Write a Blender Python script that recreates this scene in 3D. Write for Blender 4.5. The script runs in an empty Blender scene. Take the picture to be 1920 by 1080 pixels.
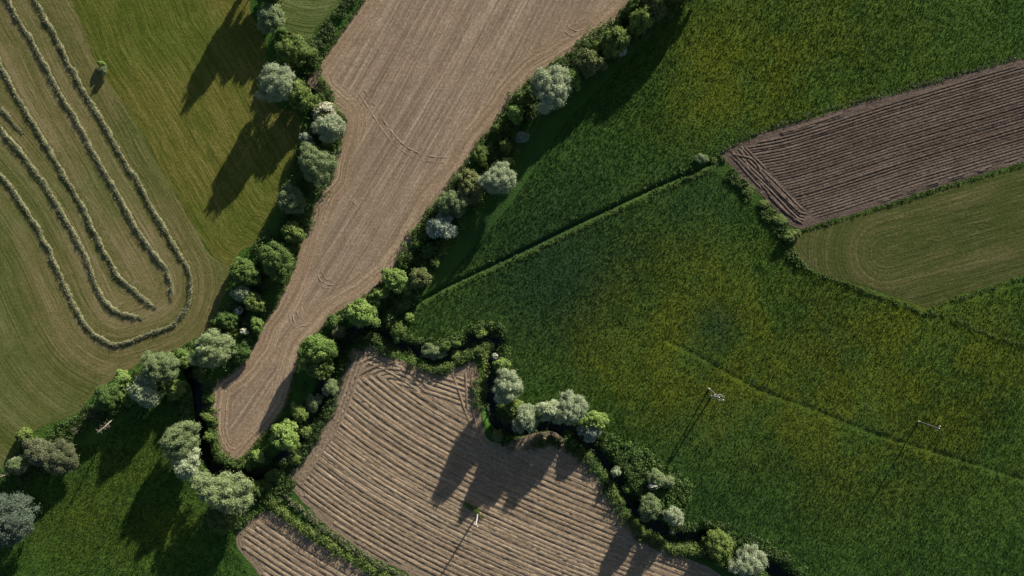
import bpy, math, random
import numpy as np
from mathutils import Vector
from mathutils.geometry import delaunay_2d_cdt

# ------------------------------------------------------------------ camera, sky, sun, exposure
scene = bpy.context.scene
COL = scene.collection
H = 150.0                          # drone height in metres
S = 225.0 / 1920.0                 # ground metres for one photo pixel at that height
SUN_DIR = Vector((0.51, 0.86, 0)).normalized()
SUN_EL = math.radians(15.4)

cam_d = bpy.data.cameras.new('camera')
cam_d.sensor_width = 36.0; cam_d.lens = 24.0
cam_d.clip_start = 1.0; cam_d.clip_end = 6000.0
cam = bpy.data.objects.new('camera', cam_d); COL.objects.link(cam)
cam.location = (0, 0, H); cam.rotation_euler = (0, 0, 0)
scene.camera = cam

w = bpy.data.worlds.new('World'); scene.world = w; w.use_nodes = True
nt = w.node_tree; nt.nodes.clear()
sky = nt.nodes.new('ShaderNodeTexSky'); sky.sky_type = 'NISHITA'; sky.sun_disc = False
sky.sun_elevation = SUN_EL; sky.sun_rotation = math.atan2(SUN_DIR.x, SUN_DIR.y)
bg = nt.nodes.new('ShaderNodeBackground'); bg.inputs['Strength'].default_value = 0.05
wo = nt.nodes.new('ShaderNodeOutputWorld')
nt.links.new(sky.outputs[0], bg.inputs[0]); nt.links.new(bg.outputs[0], wo.inputs[0])

sl = bpy.data.lights.new('sun', 'SUN'); sl.energy = 5.0; sl.angle = math.radians(0.5); sl.color = (1.0, 0.90, 0.76)
so = bpy.data.objects.new('sun', sl); COL.objects.link(so)
ld = -Vector((SUN_DIR.x * math.cos(SUN_EL), SUN_DIR.y * math.cos(SUN_EL), math.sin(SUN_EL)))
so.rotation_euler = ld.to_track_quat('-Z', 'Y').to_euler(); so.location = (60, 100, 60)

vs = scene.view_settings
vs.view_transform = 'Standard'; vs.look = 'None'; vs.gamma = 1.0; vs.use_curve_mapping = False
vs.exposure = 1.05
scene.render.resolution_x = 1024; scene.render.resolution_y = 576
scene.render.engine = 'CYCLES'

# ------------------------------------------------------------------ helpers: plan coordinates, curves, polygons
rng = np.random.default_rng(7)
def P(pts):                          # surveyed plan units -> metres
    a = np.asarray(pts, float).reshape(-1, 2)
    return np.stack([(a[:, 0] - 960) * S, (540 - a[:, 1]) * S], 1)

def smooth(pts, step=0.8, closed=False):
    p = np.asarray(pts, float); n = len(p); out = []
    segs = n if closed else n - 1
    for i in range(segs):
        if closed: a, b, c, d = p[(i-1) % n], p[i], p[(i+1) % n], p[(i+2) % n]
        else: a, b, c, d = p[max(i-1, 0)], p[i], p[i+1], p[min(i+2, n-1)]
        m1 = (c - a) * 0.42; m2 = (d - b) * 0.42
        L = np.linalg.norm(c - b); k = max(1, int(L / step))
        t = (np.arange(k) / k)[:, None]
        lim = L * 1.2
        for m in (m1, m2):
            l = np.linalg.norm(m)
            if l > lim: m *= lim / l
        out.append((2*t**3-3*t**2+1)*b + (t**3-2*t**2+t)*m1 + (-2*t**3+3*t**2)*c + (t**3-t**2)*m2)
    if not closed: out.append(p[-1:])
    return np.concatenate(out)

def pdist(q, line, closed=False):
    """distance of points q to a polyline, arclength of the nearest point, side sign"""
    q = np.asarray(q, float)
    a = line; b = np.roll(line, -1, 0)
    if not closed: a = a[:-1]; b = b[:-1]
    ab = b - a; L = np.linalg.norm(ab, axis=1) + 1e-9
    s0 = np.concatenate([[0], np.cumsum(L)[:-1]])
    D = np.empty(len(q)); A = np.empty(len(q)); SG = np.empty(len(q))
    for i in range(0, len(q), 4000):
        c = q[i:i+4000]
        ap = c[:, None] - a[None]
        t = np.clip((ap * ab[None]).sum(2) / (L**2)[None], 0, 1)
        df = ap - t[..., None] * ab[None]
        d2 = (df**2).sum(2); j = d2.argmin(1); r = np.arange(len(c))
        D[i:i+4000] = np.sqrt(d2[r, j]); A[i:i+4000] = s0[j] + t[r, j] * L[j]
        cr = ab[j, 0] * ap[r, j, 1] - ab[j, 1] * ap[r, j, 0]
        SG[i:i+4000] = np.where(cr >= 0, 1, -1)
    return D, A, SG

def inside(q, poly):
    q = np.asarray(q, float); x, y = q[:, 0], q[:, 1]; res = np.zeros(len(q), bool)
    n = len(poly); j = n - 1
    for i in range(n):
        xi, yi = poly[i]; xj, yj = poly[j]
        c = ((yi > y) != (yj > y)) & (x < (xj - xi) * (y - yi) / (yj - yi + 1e-12) + xi)
        res ^= c; j = i
    return res

def wobble(n, amp, k=5, closed=False):
    r = rng.normal(0, 1, n); ker = np.ones(k) / k
    r = np.convolve(np.concatenate([r[-k:], r, r[:k]]) if closed else np.pad(r, k, mode='edge'), ker, 'same')[k:-k]
    return r * amp * math.sqrt(k)

# smooth value noise on the plan, for natural spacing of plants
_tab = rng.random((256, 256))
def vnoise(q, f):
    x = q[:, 0] * f + 100.3; y = q[:, 1] * f + 57.7
    xi = np.floor(x).astype(int); yi = np.floor(y).astype(int); fx = x - xi; fy = y - yi
    fx = fx*fx*(3-2*fx); fy = fy*fy*(3-2*fy)
    g = lambda a, b: _tab[a % 256, b % 256]
    return (g(xi, yi)*(1-fx)*(1-fy) + g(xi+1, yi)*fx*(1-fy) + g(xi, yi+1)*(1-fx)*fy + g(xi+1, yi+1)*fx*fy)

# ------------------------------------------------------------------ helpers: objects
def tag(o, label=None, cat=None, group=None, kind=None):
    if label: o['label'] = label
    if cat: o['category'] = cat
    if group: o['group'] = group
    if kind: o['kind'] = kind
    return o
def mesh_np(name, V, F, mats=None):
    """V n*3, F m*k (all faces with k corners)"""
    V = np.asarray(V, np.float32); F = np.asarray(F, np.int32); m, k = F.shape
    me = bpy.data.meshes.new(name)
    me.vertices.add(len(V)); me.vertices.foreach_set('co', V.ravel())
    me.loops.add(m * k); me.loops.foreach_set('vertex_index', F.ravel())
    me.polygons.add(m); me.polygons.foreach_set('loop_start', np.arange(0, m*k, k, dtype=np.int32))
    me.update(calc_edges=True); me.validate()
    if mats:
        for x in (mats if isinstance(mats, (list, tuple)) else [mats]): me.materials.append(x)
    return me
def obj(name, me, parent=None, loc=None):
    o = bpy.data.objects.new(name, me); COL.objects.link(o)
    if parent: o.parent = parent
    if loc is not None: o.location = loc
    return o
def empty(name, loc, rz=0.0):
    o = bpy.data.objects.new(name, None); COL.objects.link(o); o.location = loc; o.rotation_euler[2] = rz
    o.empty_display_size = 0.5
    return o
class MB:
    def __init__(s): s.v = []; s.f = []
    def tube(s, pts, rad, n=7, cap=True):
        pts = [Vector(p) for p in pts]; base = len(s.v); m = len(pts)
        for i, p in enumerate(pts):
            t = (pts[min(i+1, m-1)] - pts[max(i-1, 0)]).normalized()
            u = t.cross(Vector((0, 0, 1)))
            if u.length < 0.05: u = t.cross(Vector((1, 0, 0)))
            u.normalize(); v2 = t.cross(u)
            for k in range(n):
                a = 2*math.pi*k/n; s.v.append(p + (u*math.cos(a) + v2*math.sin(a)) * rad[i])
        for i in range(m-1):
            for k in range(n):
                s.f.append((base+i*n+k, base+i*n+(k+1) % n, base+(i+1)*n+(k+1) % n, base+(i+1)*n+k))
        if cap:
            s.f.append(tuple(base+k for k in range(n))[::-1]); s.f.append(tuple(base+(m-1)*n+k for k in range(n)))
    def box(s, c, d, rz=0.0):
        b = len(s.v); cs, sn = math.cos(rz), math.sin(rz)
        for z in (-1, 1):
            for y in (-1, 1):
                for x in (-1, 1):
                    lx, ly = x*d[0]/2, y*d[1]/2
                    s.v.append(Vector((c[0]+lx*cs-ly*sn, c[1]+lx*sn+ly*cs, c[2]+z*d[2]/2)))
        for q in ((0, 2, 3, 1), (4, 5, 7, 6), (0, 1, 5, 4), (2, 6, 7, 3), (0, 4, 6, 2), (1, 3, 7, 5)): s.f.append(tuple(b+i for i in q))
    def mesh(s, name, mat, smooth_=True):
        me = bpy.data.meshes.new(name); me.from_pydata(s.v, [], s.f); me.update()
        if mat: me.materials.append(mat)
        if smooth_: me.polygons.foreach_set('use_smooth', [True]*len(me.polygons))
        return me
    def build(s, name, mat, parent=None, smooth_=True): return obj(name, s.mesh(name, mat, smooth_), parent)

# ------------------------------------------------------------------ helpers: materials
class NT:
    def __init__(s, name):
        s.m = bpy.data.materials.new(name); s.m.use_nodes = True; s.t = s.m.node_tree; s.t.nodes.clear()
    def n(s, typ, **kw):
        x = s.t.nodes.new(typ)
        for k, v in kw.items(): setattr(x, k, v)
        return x
    def l(s, a, b): s.t.links.new(a, b)
    def pos(s): return s.n('ShaderNodeNewGeometry').outputs['Position']
    def vmap(s, src, sc):
        m = s.n('ShaderNodeMapping'); m.inputs['Scale'].default_value = sc; s.l(src, m.inputs['Vector']); return m.outputs[0]
    def noise(s, src, scale, detail=3.0, rough=0.55, dist=0.0):
        x = s.n('ShaderNodeTexNoise'); x.inputs['Scale'].default_value = scale; x.inputs['Detail'].default_value = detail
        x.inputs['Roughness'].default_value = rough; x.inputs['Distortion'].default_value = dist
        s.l(src, x.inputs['Vector']); return x.outputs['Fac']
    def uv(s, name):
        x = s.n('ShaderNodeUVMap'); x.uv_map = name; return x.outputs[0]
    def attr(s, name):
        x = s.n('ShaderNodeAttribute'); x.attribute_name = name; return x
    def rng(s, src, a, b, c=0.0, d=1.0, sm=False):
        x = s.n('ShaderNodeMapRange'); x.interpolation_type = 'SMOOTHSTEP' if sm else 'LINEAR'
        for i, v in zip((1, 2, 3, 4), (a, b, c, d)): x.inputs[i].default_value = v
        s.l(src, x.inputs[0]); return x.outputs[0]
    def math(s, op, a, b=None, clamp=False):
        x = s.n('ShaderNodeMath', operation=op, use_clamp=clamp)
        for i, v in enumerate((a, b)):
            if v is None: continue
            if isinstance(v, (int, float)): x.inputs[i].default_value = v
            else: s.l(v, x.inputs[i])
        return x.outputs[0]
    def mix(s, fac, a, b, mode='MIX'):
        x = s.n('ShaderNodeMix', data_type='RGBA', blend_type=mode)
        for i, v in ((0, fac), (6, a), (7, b)):
            if isinstance(v, (int, float)): x.inputs[i].default_value = v
            elif isinstance(v, tuple): x.inputs[i].default_value = (*v, 1)
            else: s.l(v, x.inputs[i])
        return x.outputs[2]
    def ramp(s, fac, stops):
        x = s.n('ShaderNodeValToRGB'); e = x.color_ramp.elements
        while len(e) < len(stops): e.new(0.5)
        for i, (p, c) in enumerate(stops): e[i].position = p; e[i].color = (*c, 1)
        s.l(fac, x.inputs[0]); return x.outputs[0]
    def bump(s, h, strength, dist):
        x = s.n('ShaderNodeBump'); x.inputs['Strength'].default_value = strength; x.inputs['Distance'].default_value = dist
        s.l(h, x.inputs['Height']); return x.outputs[0]
    def out(s, col, rough=0.9, spec=0.1, normal=None, trans=None):
        b = s.n('ShaderNodeBsdfPrincipled'); o = s.n('ShaderNodeOutputMaterial')
        if isinstance(col, tuple): b.inputs['Base Color'].default_value = (*col, 1)
        else: s.l(col, b.inputs['Base Color'])
        b.inputs['Roughness'].default_value = rough; b.inputs['Specular IOR Level'].default_value = spec
        if normal: s.l(normal, b.inputs['Normal'])
        last = b.outputs[0]
        if trans:
            t = s.n('ShaderNodeBsdfTranslucent'); mx = s.n('ShaderNodeMixShader'); mx.inputs[0].default_value = trans
            if isinstance(col, tuple): t.inputs[0].default_value = (*col, 1)
            else: s.l(col, t.inputs[0])
            s.l(last, mx.inputs[1]); s.l(t.outputs[0], mx.inputs[2]); last = mx.outputs[0]
        s.l(last, o.inputs[0]); return s.m

def mat_field(name, stops, grain=0.35, streak=(0.9, 0.025), head=6.0, bump=0.6, bd=0.15, patch=None, patchf=0.03, broad=(0.22, 0.008), bw=0.3, mottle=0.35, vs=2.5, outer=None, headcol=None):
    """tilled or mown land: streaks follow the working direction, the headland follows the border"""
    k = NT(name); p = k.pos()
    fl, ed = k.uv('flow'), k.uv('edge')
    sep = k.n('ShaderNodeSeparateXYZ'); k.l(ed, sep.inputs[0])
    wob = k.math('MULTIPLY', k.math('SUBTRACT', k.noise(p, 0.12, 2), 0.5), 5.0)
    hm = k.rng(k.math('ADD', sep.outputs[0], wob), head*0.75, head*1.25, 1, 0, True)
    jit = k.n('ShaderNodeCombineXYZ'); k.l(k.math('MULTIPLY', k.math('SUBTRACT', k.noise(p, 0.3, 3, 0.6), 0.5), 0.45), jit.inputs[0])
    mott = k.noise(p, 0.3, 5, 0.7)
    def st(src):
        va = k.n('ShaderNodeVectorMath', operation='ADD'); k.l(src, va.inputs[0]); k.l(jit.outputs[0], va.inputs[1]); src = va.outputs[0]
        fine = k.noise(k.vmap(src, (streak[0]*1.9, streak[1]*vs, 1)), 1.0, 5, 0.7)
        wide = k.noise(k.vmap(src, (broad[0], broad[1], 1)), 1.0, 2, 0.5)
        return k.math('ADD', k.math('MULTIPLY', fine, 1-bw), k.math('MULTIPLY', wide, bw))
    s1, s2 = st(fl), st(ed)
    mm = k.n('ShaderNodeMix', data_type='FLOAT'); k.l(hm, mm.inputs[0]); k.l(s1, mm.inputs[2]); k.l(s2, mm.inputs[3])
    s = mm.outputs[0]
    s = k.math('ADD', k.math('MULTIPLY', k.math('SUBTRACT', s, 0.5), 1.7), 0.5)
    gr = k.math('ADD', k.math('MULTIPLY', k.noise(p, 1.7, 3, 0.6), 0.5), k.math('MULTIPLY', k.noise(p, 4.2, 2, 0.6), 0.5))
    s = k.math('ADD', s, k.math('MULTIPLY', k.math('SUBTRACT', mott, 0.5), mottle))
    f = k.math('ADD', s, k.math('MULTIPLY', k.math('SUBTRACT', gr, 0.5), grain))
    col = k.ramp(f, stops)
    if patch:
        pm = k.rng(k.noise(p, patchf, 3), 0.45, 0.68, 0, 0.8, True); col = k.mix(pm, col, k.mix(1.0, col, patch, 'MULTIPLY'))
    if headcol: col = k.mix(hm, col, k.mix(1.0, col, headcol, 'MULTIPLY'))
    if outer:
        sf = k.n('ShaderNodeSeparateXYZ'); k.l(fl, sf.inputs[0])
        om = k.math('MULTIPLY', k.rng(k.math('ADD', sf.outputs[0], k.math('MULTIPLY', wob, 1.5)), 4, 15, 0, 0.8, True), 1.0)
        col = k.mix(om, col, k.mix(1.0, col, outer, 'MULTIPLY'))
    hgt = k.math('ADD', k.math('MULTIPLY', s, 1.5), gr)
    return k.out(col, 0.95, 0.05, k.bump(hgt, bump, bd))

def mat_meadow(name, blade=False):
    k = NT(name); p = k.pos(); a = k.attr('tint'); sep = k.n('ShaderNodeSeparateColor'); k.l(a.outputs['Color'], sep.inputs[0])
    n1 = k.noise(p, 0.035, 4, 0.6); n2 = k.noise(p, 0.35, 4, 0.65); n3 = k.noise(p, 2.2, 3, 0.7)
    base = k.ramp(k.math('ADD', k.math('MULTIPLY', n1, 0.72), k.math('MULTIPLY', n2, 0.28)),
                  [(0.32, (0.024, 0.064, 0.013)), (0.5, (0.048, 0.108, 0.019)), (0.68, (0.084, 0.150, 0.026))])
    yel = k.math('MULTIPLY', sep.outputs[0], k.rng(k.math('ADD', k.math('MULTIPLY', k.noise(p, 0.08, 4, 0.6), .8), k.math('MULTIPLY', n2, .2)), 0.36, 0.6, 0.25, 1, True))
    c = k.mix(yel, base, (0.112, 0.142, 0.013))
    c = k.mix(sep.outputs[1], c, (0.020, 0.050, 0.020))
    c = k.mix(k.math('MULTIPLY', sep.outputs[2], 0.85), c, (0.055, 0.095, 0.022))
    c = k.mix(k.rng(n3, 0.3, 0.65, 0.5, 0.0), c, (0.016, 0.034, 0.010))
    if blade: return k.out(c, 0.7, 0.15, None, 0.42)
    h = k.math('ADD', k.math('MULTIPLY', n3, 1.0), k.math('MULTIPLY', n2, 0.8))
    return k.out(c, 0.95, 0.05, k.bump(h, 0.8, 0.25))

def mat_leaf(name, dark, mid, light, trans=0.25, f=0.55):
    k = NT(name); p = k.pos(); oi = k.n('ShaderNodeObjectInfo')
    n = k.math('ADD', k.math('MULTIPLY', k.noise(p, f, 3, 0.6), 0.75), k.math('MULTIPLY', oi.outputs['Random'], 0.25))
    n = k.math('ADD', n, k.math('MULTIPLY', k.math('SUBTRACT', k.noise(p, 6.0, 1), 0.5), 0.5))
    return k.out(k.ramp(n, [(0.25, dark), (0.5, mid), (0.78, light)]), 0.6, 0.25, None, trans)

M = {}
M['tan'] = mat_field('tan_soil', [(0.25, (0.155, 0.114, 0.078)), (0.45, (0.222, 0.168, 0.119)), (0.58, (0.272, 0.210, 0.152)), (0.76, (0.375, 0.303, 0.224))],
                     streak=(0.9, 0.012), head=4.5, grain=1.1, patch=(0.92, 0.95, 0.92), bump=0.6, bd=0.14, bw=0.22, broad=(0.32, 0.006), headcol=(1.08, 1.05, 1.01))
M['potato'] = mat_field('ridged_soil', [(0.25, (0.138, 0.104, 0.070)), (0.5, (0.220, 0.170, 0.118)), (0.78, (0.305, 0.245, 0.176))],
                        streak=(1.6, 0.05), head=3.0, grain=1.5, bump=0.6)
M['dark'] = mat_field('dark_soil', [(0.30, (0.062, 0.047, 0.038)), (0.5, (0.098, 0.076, 0.062)), (0.72, (0.150, 0.120, 0.100))],
                      streak=(1.3, 0.03), head=0.1, grain=1.4, bump=0.8)
M['hay'] = mat_field('hay_stubble', [(0.30, (0.078, 0.082, 0.024)), (0.45, (0.114, 0.112, 0.040)), (0.58, (0.155, 0.134, 0.060)), (0.74, (0.205, 0.176, 0.096))],
                     streak=(1.1, 0.012), vs=6, head=1.0, grain=0.9, bump=0.5, patch=(0.66, 0.86, 0.6), patchf=0.02, bw=0.42, broad=(0.2, 0.006), mottle=0.4, outer=(0.68, 0.86, 0.60))
M['mown'] = mat_field('mown_grass', [(0.26, (0.060, 0.076, 0.013)), (0.5, (0.106, 0.108, 0.022)), (0.76, (0.168, 0.150, 0.045))],
                      streak=(0.7, 0.015), vs=7, head=1.0, grain=1.3, bump=0.6, patch=(0.62, 0.85, 0.6), broad=(0.2, 0.008))
M['lawn'] = mat_field('raked_grass', [(0.32, (0.050, 0.078, 0.020)), (0.5, (0.082, 0.110, 0.032)), (0.70, (0.140, 0.165, 0.065))],
                      streak=(0.9, 0.03), vs=4, head=0.5, grain=0.9, bump=0.6)
M['stub'] = mat_field('mown_strip', [(0.26, (0.034, 0.048, 0.012)), (0.48, (0.060, 0.074, 0.021)), (0.60, (0.082, 0.084, 0.031)), (0.76, (0.130, 0.120, 0.058))],
                      streak=(0.9, 0.012), vs=6, head=0.5, grain=1.2, bump=0.6, patch=(0.82, 0.92, 0.7))
M['meadow'] = mat_meadow('meadow'); M['blade'] = mat_meadow('meadow_blades', True)
M['silver'] = mat_leaf('silver_leaf', (0.197, 0.259, 0.154), (0.302, 0.366, 0.227), (0.440, 0.499, 0.336))
M['bluesilver'] = mat_leaf('blue_silver_leaf', (0.146, 0.206, 0.157), (0.225, 0.294, 0.231), (0.342, 0.402, 0.323))
M['olive'] = mat_leaf('olive_leaf', (0.119, 0.173, 0.076), (0.190, 0.254, 0.112), (0.292, 0.355, 0.185))
M['shaded_bluesilver'] = mat_leaf('shaded_blue_silver_leaf', (0.060, 0.092, 0.066), (0.100, 0.140, 0.104), (0.165, 0.205, 0.155))  # darkened copy of the blue-silver leaf, shade painted into the willow's colour
M['yolive'] = mat_leaf('yellow_olive_leaf', (0.098, 0.124, 0.041), (0.147, 0.182, 0.062), (0.221, 0.252, 0.105))
M['brolive'] = mat_leaf('brown_olive_leaf', (0.081, 0.096, 0.048), (0.118, 0.138, 0.068), (0.176, 0.200, 0.109))
M['bright'] = mat_leaf('bright_leaf', (0.094, 0.170, 0.040), (0.185, 0.287, 0.070), (0.304, 0.415, 0.118), 0.3)
M['mid'] = mat_leaf('mid_leaf', (0.066, 0.115, 0.027), (0.132, 0.199, 0.045), (0.223, 0.292, 0.077), 0.28)
M['darkl'] = mat_leaf('dark_leaf', (0.040, 0.084, 0.020), (0.074, 0.136, 0.031), (0.140, 0.213, 0.049), 0.25)
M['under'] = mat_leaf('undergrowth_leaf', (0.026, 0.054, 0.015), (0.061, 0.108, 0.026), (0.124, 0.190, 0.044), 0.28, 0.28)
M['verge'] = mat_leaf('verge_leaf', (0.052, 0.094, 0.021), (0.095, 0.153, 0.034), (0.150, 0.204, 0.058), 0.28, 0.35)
M['hedge'] = mat_leaf('hedge_leaf', (0.060, 0.100, 0.022), (0.105, 0.160, 0.036), (0.160, 0.215, 0.060), 0.28, 0.5)
M['weeds'] = mat_leaf('grey_weed_leaf', (0.058, 0.080, 0.037), (0.101, 0.122, 0.060), (0.158, 0.170, 0.092), 0.2, 0.5)
M['petal'] = mat_leaf('petal', (0.32, 0.34, 0.22), (0.46, 0.47, 0.34), (0.60, 0.60, 0.48), 0.2)
M['white'] = mat_leaf('white_petal', (0.45, 0.47, 0.44), (0.60, 0.62, 0.58), (0.72, 0.73, 0.70), 0.2)
def mat_simple(name, a, b, f=3.0, rough=0.9, sp=0.1, bd=0.02):
    k = NT(name); p = k.pos(); n = k.noise(p, f, 4, 0.65)
    return k.out(k.mix(n, a, b), rough, sp, k.bump(n, 0.5, bd))
M['bark'] = mat_simple('bark', (0.05, 0.038, 0.028), (0.14, 0.115, 0.088), 5)
M['deadwood'] = mat_simple('weathered_wood', (0.15, 0.135, 0.11), (0.28, 0.255, 0.215), 4)
M['twig'] = mat_simple('grey_twig', (0.10, 0.085, 0.066), (0.20, 0.175, 0.145), 4)
M['pole'] = mat_simple('pale_concrete', (0.24, 0.24, 0.22), (0.38, 0.38, 0.35), 4)
M['shaft'] = mat_simple('weathered_pole', (0.085, 0.080, 0.070), (0.17, 0.16, 0.145), 4)
M['steel'] = mat_simple('galvanised_steel', (0.20, 0.21, 0.22), (0.32, 0.33, 0.34), 6, 0.5, 0.4)
M['porcelain'] = mat_simple('white_porcelain', (0.5, 0.5, 0.49), (0.64, 0.64, 0.62), 6, 0.25, 0.5)
k = NT('straw'); p = k.pos()
nn = k.math('ADD', k.math('MULTIPLY', k.noise(p, 1.2, 3), 0.6), k.math('MULTIPLY', k.noise(p, 9.0, 2), 0.4))
M['straw'] = k.out(k.ramp(nn, [(0.3, (0.125, 0.138, 0.072)), (0.5, (0.200, 0.208, 0.118)), (0.7, (0.285, 0.285, 0.180))]), 0.85, 0.1, None, 0.15)
k = NT('creek_water'); p = k.pos()
M['water'] = k.out((0.004, 0.008, 0.007), 0.2, 0.25, k.bump(k.noise(p, 1.2, 3), 0.12, 0.05))

# ------------------------------------------------------------------ plan of the place
W1 = [(50,-38),(67,0),(83,30),(103,63),(120,100),(143,143),(167,187),(190,223),(217,270),(240,313),(267,353),(287,393),(310,430),(333,470),(353,503),(360,533),(357,563),(347,583),(327,607),(300,620),(267,632),(220,645),(190,635),(167,617),(147,587),(123,537),(100,483),(73,430),(50,393),(27,360),(0,327),(-45,275)]
W2 = [(0,-34),(17,0),(30,27),(60,77),(90,130),(117,180),(147,230),(177,287),(200,327),(217,357),(240,397),(267,443),(293,480),(317,513),(322,540),(320,563)]
W3 = [(-30,62),(0,117),(13,143),(37,187),(63,230),(90,273),(113,317),(140,360),(163,403),(190,457),(220,513),(247,540),(270,560),(293,577)]
W4 = [(-40,200),(0,240),(33,277),(67,320),(93,357),(123,410),(147,453),(167,493),(183,537),(200,567),(227,587),(267,597)]
W5 = [(-25,175),(0,200),(20,223),(43,250)]

TAN = [(682,0),(637,63),(583,140),(577,155),(613,190),(645,220),(641,253),(627,300),(622,333),(600,360),(573,427),(547,507),(517,573),(493,605),(477,643),(443,690),(400,723),(395,760),(395,807),(403,840),(423,867),(437,874),(453,864),(483,830),(513,797),(537,760),(550,715),(565,663),(593,630),(627,592),(660,572),(693,550),(727,520),(753,487),(770,463),(790,423),(827,370),(855,335),(880,300),(900,267),(933,227),(970,177),(1013,137),(1080,97),(1133,60),(1167,27),(1187,0),(1235,-60),(1290,-140),(780,-140),(722,-60)]
POT = [(667,650),(710,648),(727,663),(773,684),(813,697),(853,689),(890,680),(898,723),(900,767),(907,807),(920,829),(950,829),(1007,811),(1040,811),(1073,842),(1100,867),(1123,897),(1150,933),(1170,960),(1193,993),(1233,1018),(1263,1037),(1333,1067),(1400,1120),(1450,1200),(1000,1200),(900,1130),(800,1092),(745,1065),(690,1040),(652,1014),(615,986),(580,953),(557,928),(538,910),(535,898),(557,868),(580,827),(607,791),(627,747),(640,713),(650,680)]
SML = [(500,957),(455,985),(442,1005),(445,1025),(465,1050),(482,1072),(530,1130),(560,1200),(900,1200),(780,1124),(680,1070),(652,1052),(590,1016),(540,980)]
DRK = [(1353,290),(1400,264),(1440,246),(1607,196),(1773,150),(1920,108),(2110,52),(2110,248),(1920,303),(1727,361),(1680,377),(1533,421),(1502,431),(1483,423),(1433,372),(1387,328)]
STB = [(1500,436),(1533,426),(1680,383),(1727,367),(1920,311),(2110,256),(2110,452),(1920,515),(1800,553),(1740,575),(1680,556),(1600,530),(1550,516),(1513,500),(1490,470),(1487,450)]
HAYB = [(95,-120),(117,-40),(137,10),(163,67),(177,110),(203,153),(233,197),(267,253),(313,340),(327,360),(360,420),(400,483),(433,503)]
HAY = HAYB + [(427,535),(405,588),(385,622),(330,655),(270,678),(215,708),(175,742),(140,778),(80,800),(45,822),(30,850),(12,870),(-20,900),(-140,960),(-260,980),(-260,-120)]
MWN = HAYB + [(450,470),(480,455),(515,395),(540,330),(560,270),(560,215),(520,200),(495,160),(500,110),(490,60),(470,20),(470,-60),(480,-140),(110,-140)]
TOP = [(505,0),(520,40),(548,66),(575,78),(598,52),(640,5),(665,-40),(700,-130),(520,-130),(498,-60)]
CREEK = [(352,668),(352,700),(366,725),(372,770),(379,830),(393,872),(420,889),(460,894),(500,883),(535,855),(565,815),(590,770),(605,730),(618,690),(642,645),(680,612),(710,612),(735,640),(760,654),(787,660),(815,672),(843,668),(865,652),(890,640),(915,632),(930,642),(926,670),(921,690),(916,740),(925,778),(942,800),(975,806),(1010,802),(1045,802),(1087,817),(1117,845),(1160,900),(1187,943),(1217,982),(1273,1009),(1320,1010),(1370,1025),(1440,1060),(1500,1110),(1560,1180)]
DITCH_W = [(560,-60),(548,40),(565,130),(588,185),(606,240),(592,300),(556,390),(525,450),(488,535),(446,605),(405,668),(352,690)]
DITCH_E = [(1300,-80),(1230,5),(1155,72),(1085,122),(1015,182),(962,240),(915,308),(865,372),(822,432),(785,490),(735,565),(700,610)]
DITCH_M = [(745,600),(770,578),(820,545),(900,507),(1000,460),(1070,425),(1130,397),(1230,350),(1320,313),(1340,300)]
TRACK = [(1250,640),(1330,680),(1420,730),(1530,770),(1640,815),(1760,850),(1920,900),(2060,950)]
LIPM = [(1345,300),(1385,335),(1428,385),(1468,430),(1482,465),(1500,492),(1530,512),(1600,536),(1680,565),(1735,585),(1800,603),(1870,632),(1950,655),(2080,700)]

cr_s, dw_s, de_s, dm_s, tr_s = [smooth(P(x), 0.9) for x in (CREEK, DITCH_W, DITCH_E, DITCH_M, TRACK)]
def sstep(x, a, b):
    t = np.clip((x - a) / (b - a), 0, 1); return t*t*(3-2*t)
def height(q):
    z = 0.10 * (vnoise(q, 0.05) - 0.5) + 0.0
    near = (np.abs(q[:, 0]) < 150) & (np.abs(q[:, 1]) < 95)
    if near.any():
        qq = q[near]; dz = np.zeros(len(qq))
        dz = np.minimum(dz, -1.6 * (1 - sstep(pdist(qq, cr_s)[0], 1.1, 2.3)))
        dz = np.minimum(dz, -1.0 * (1 - sstep(pdist(qq, dw_s)[0], 0.4, 1.7)))
        dz = np.minimum(dz, -1.0 * (1 - sstep(pdist(qq, de_s)[0], 0.4, 1.7)))
        dz = np.minimum(dz, -0.8 * (1 - sstep(pdist(qq, dm_s)[0], 0.1, 0.65)))
        dz = np.minimum(dz, -0.09 * (1 - sstep(pdist(qq, tr_s)[0], 0.1, 0.9)))
        z[near] += dz
    return z

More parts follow.
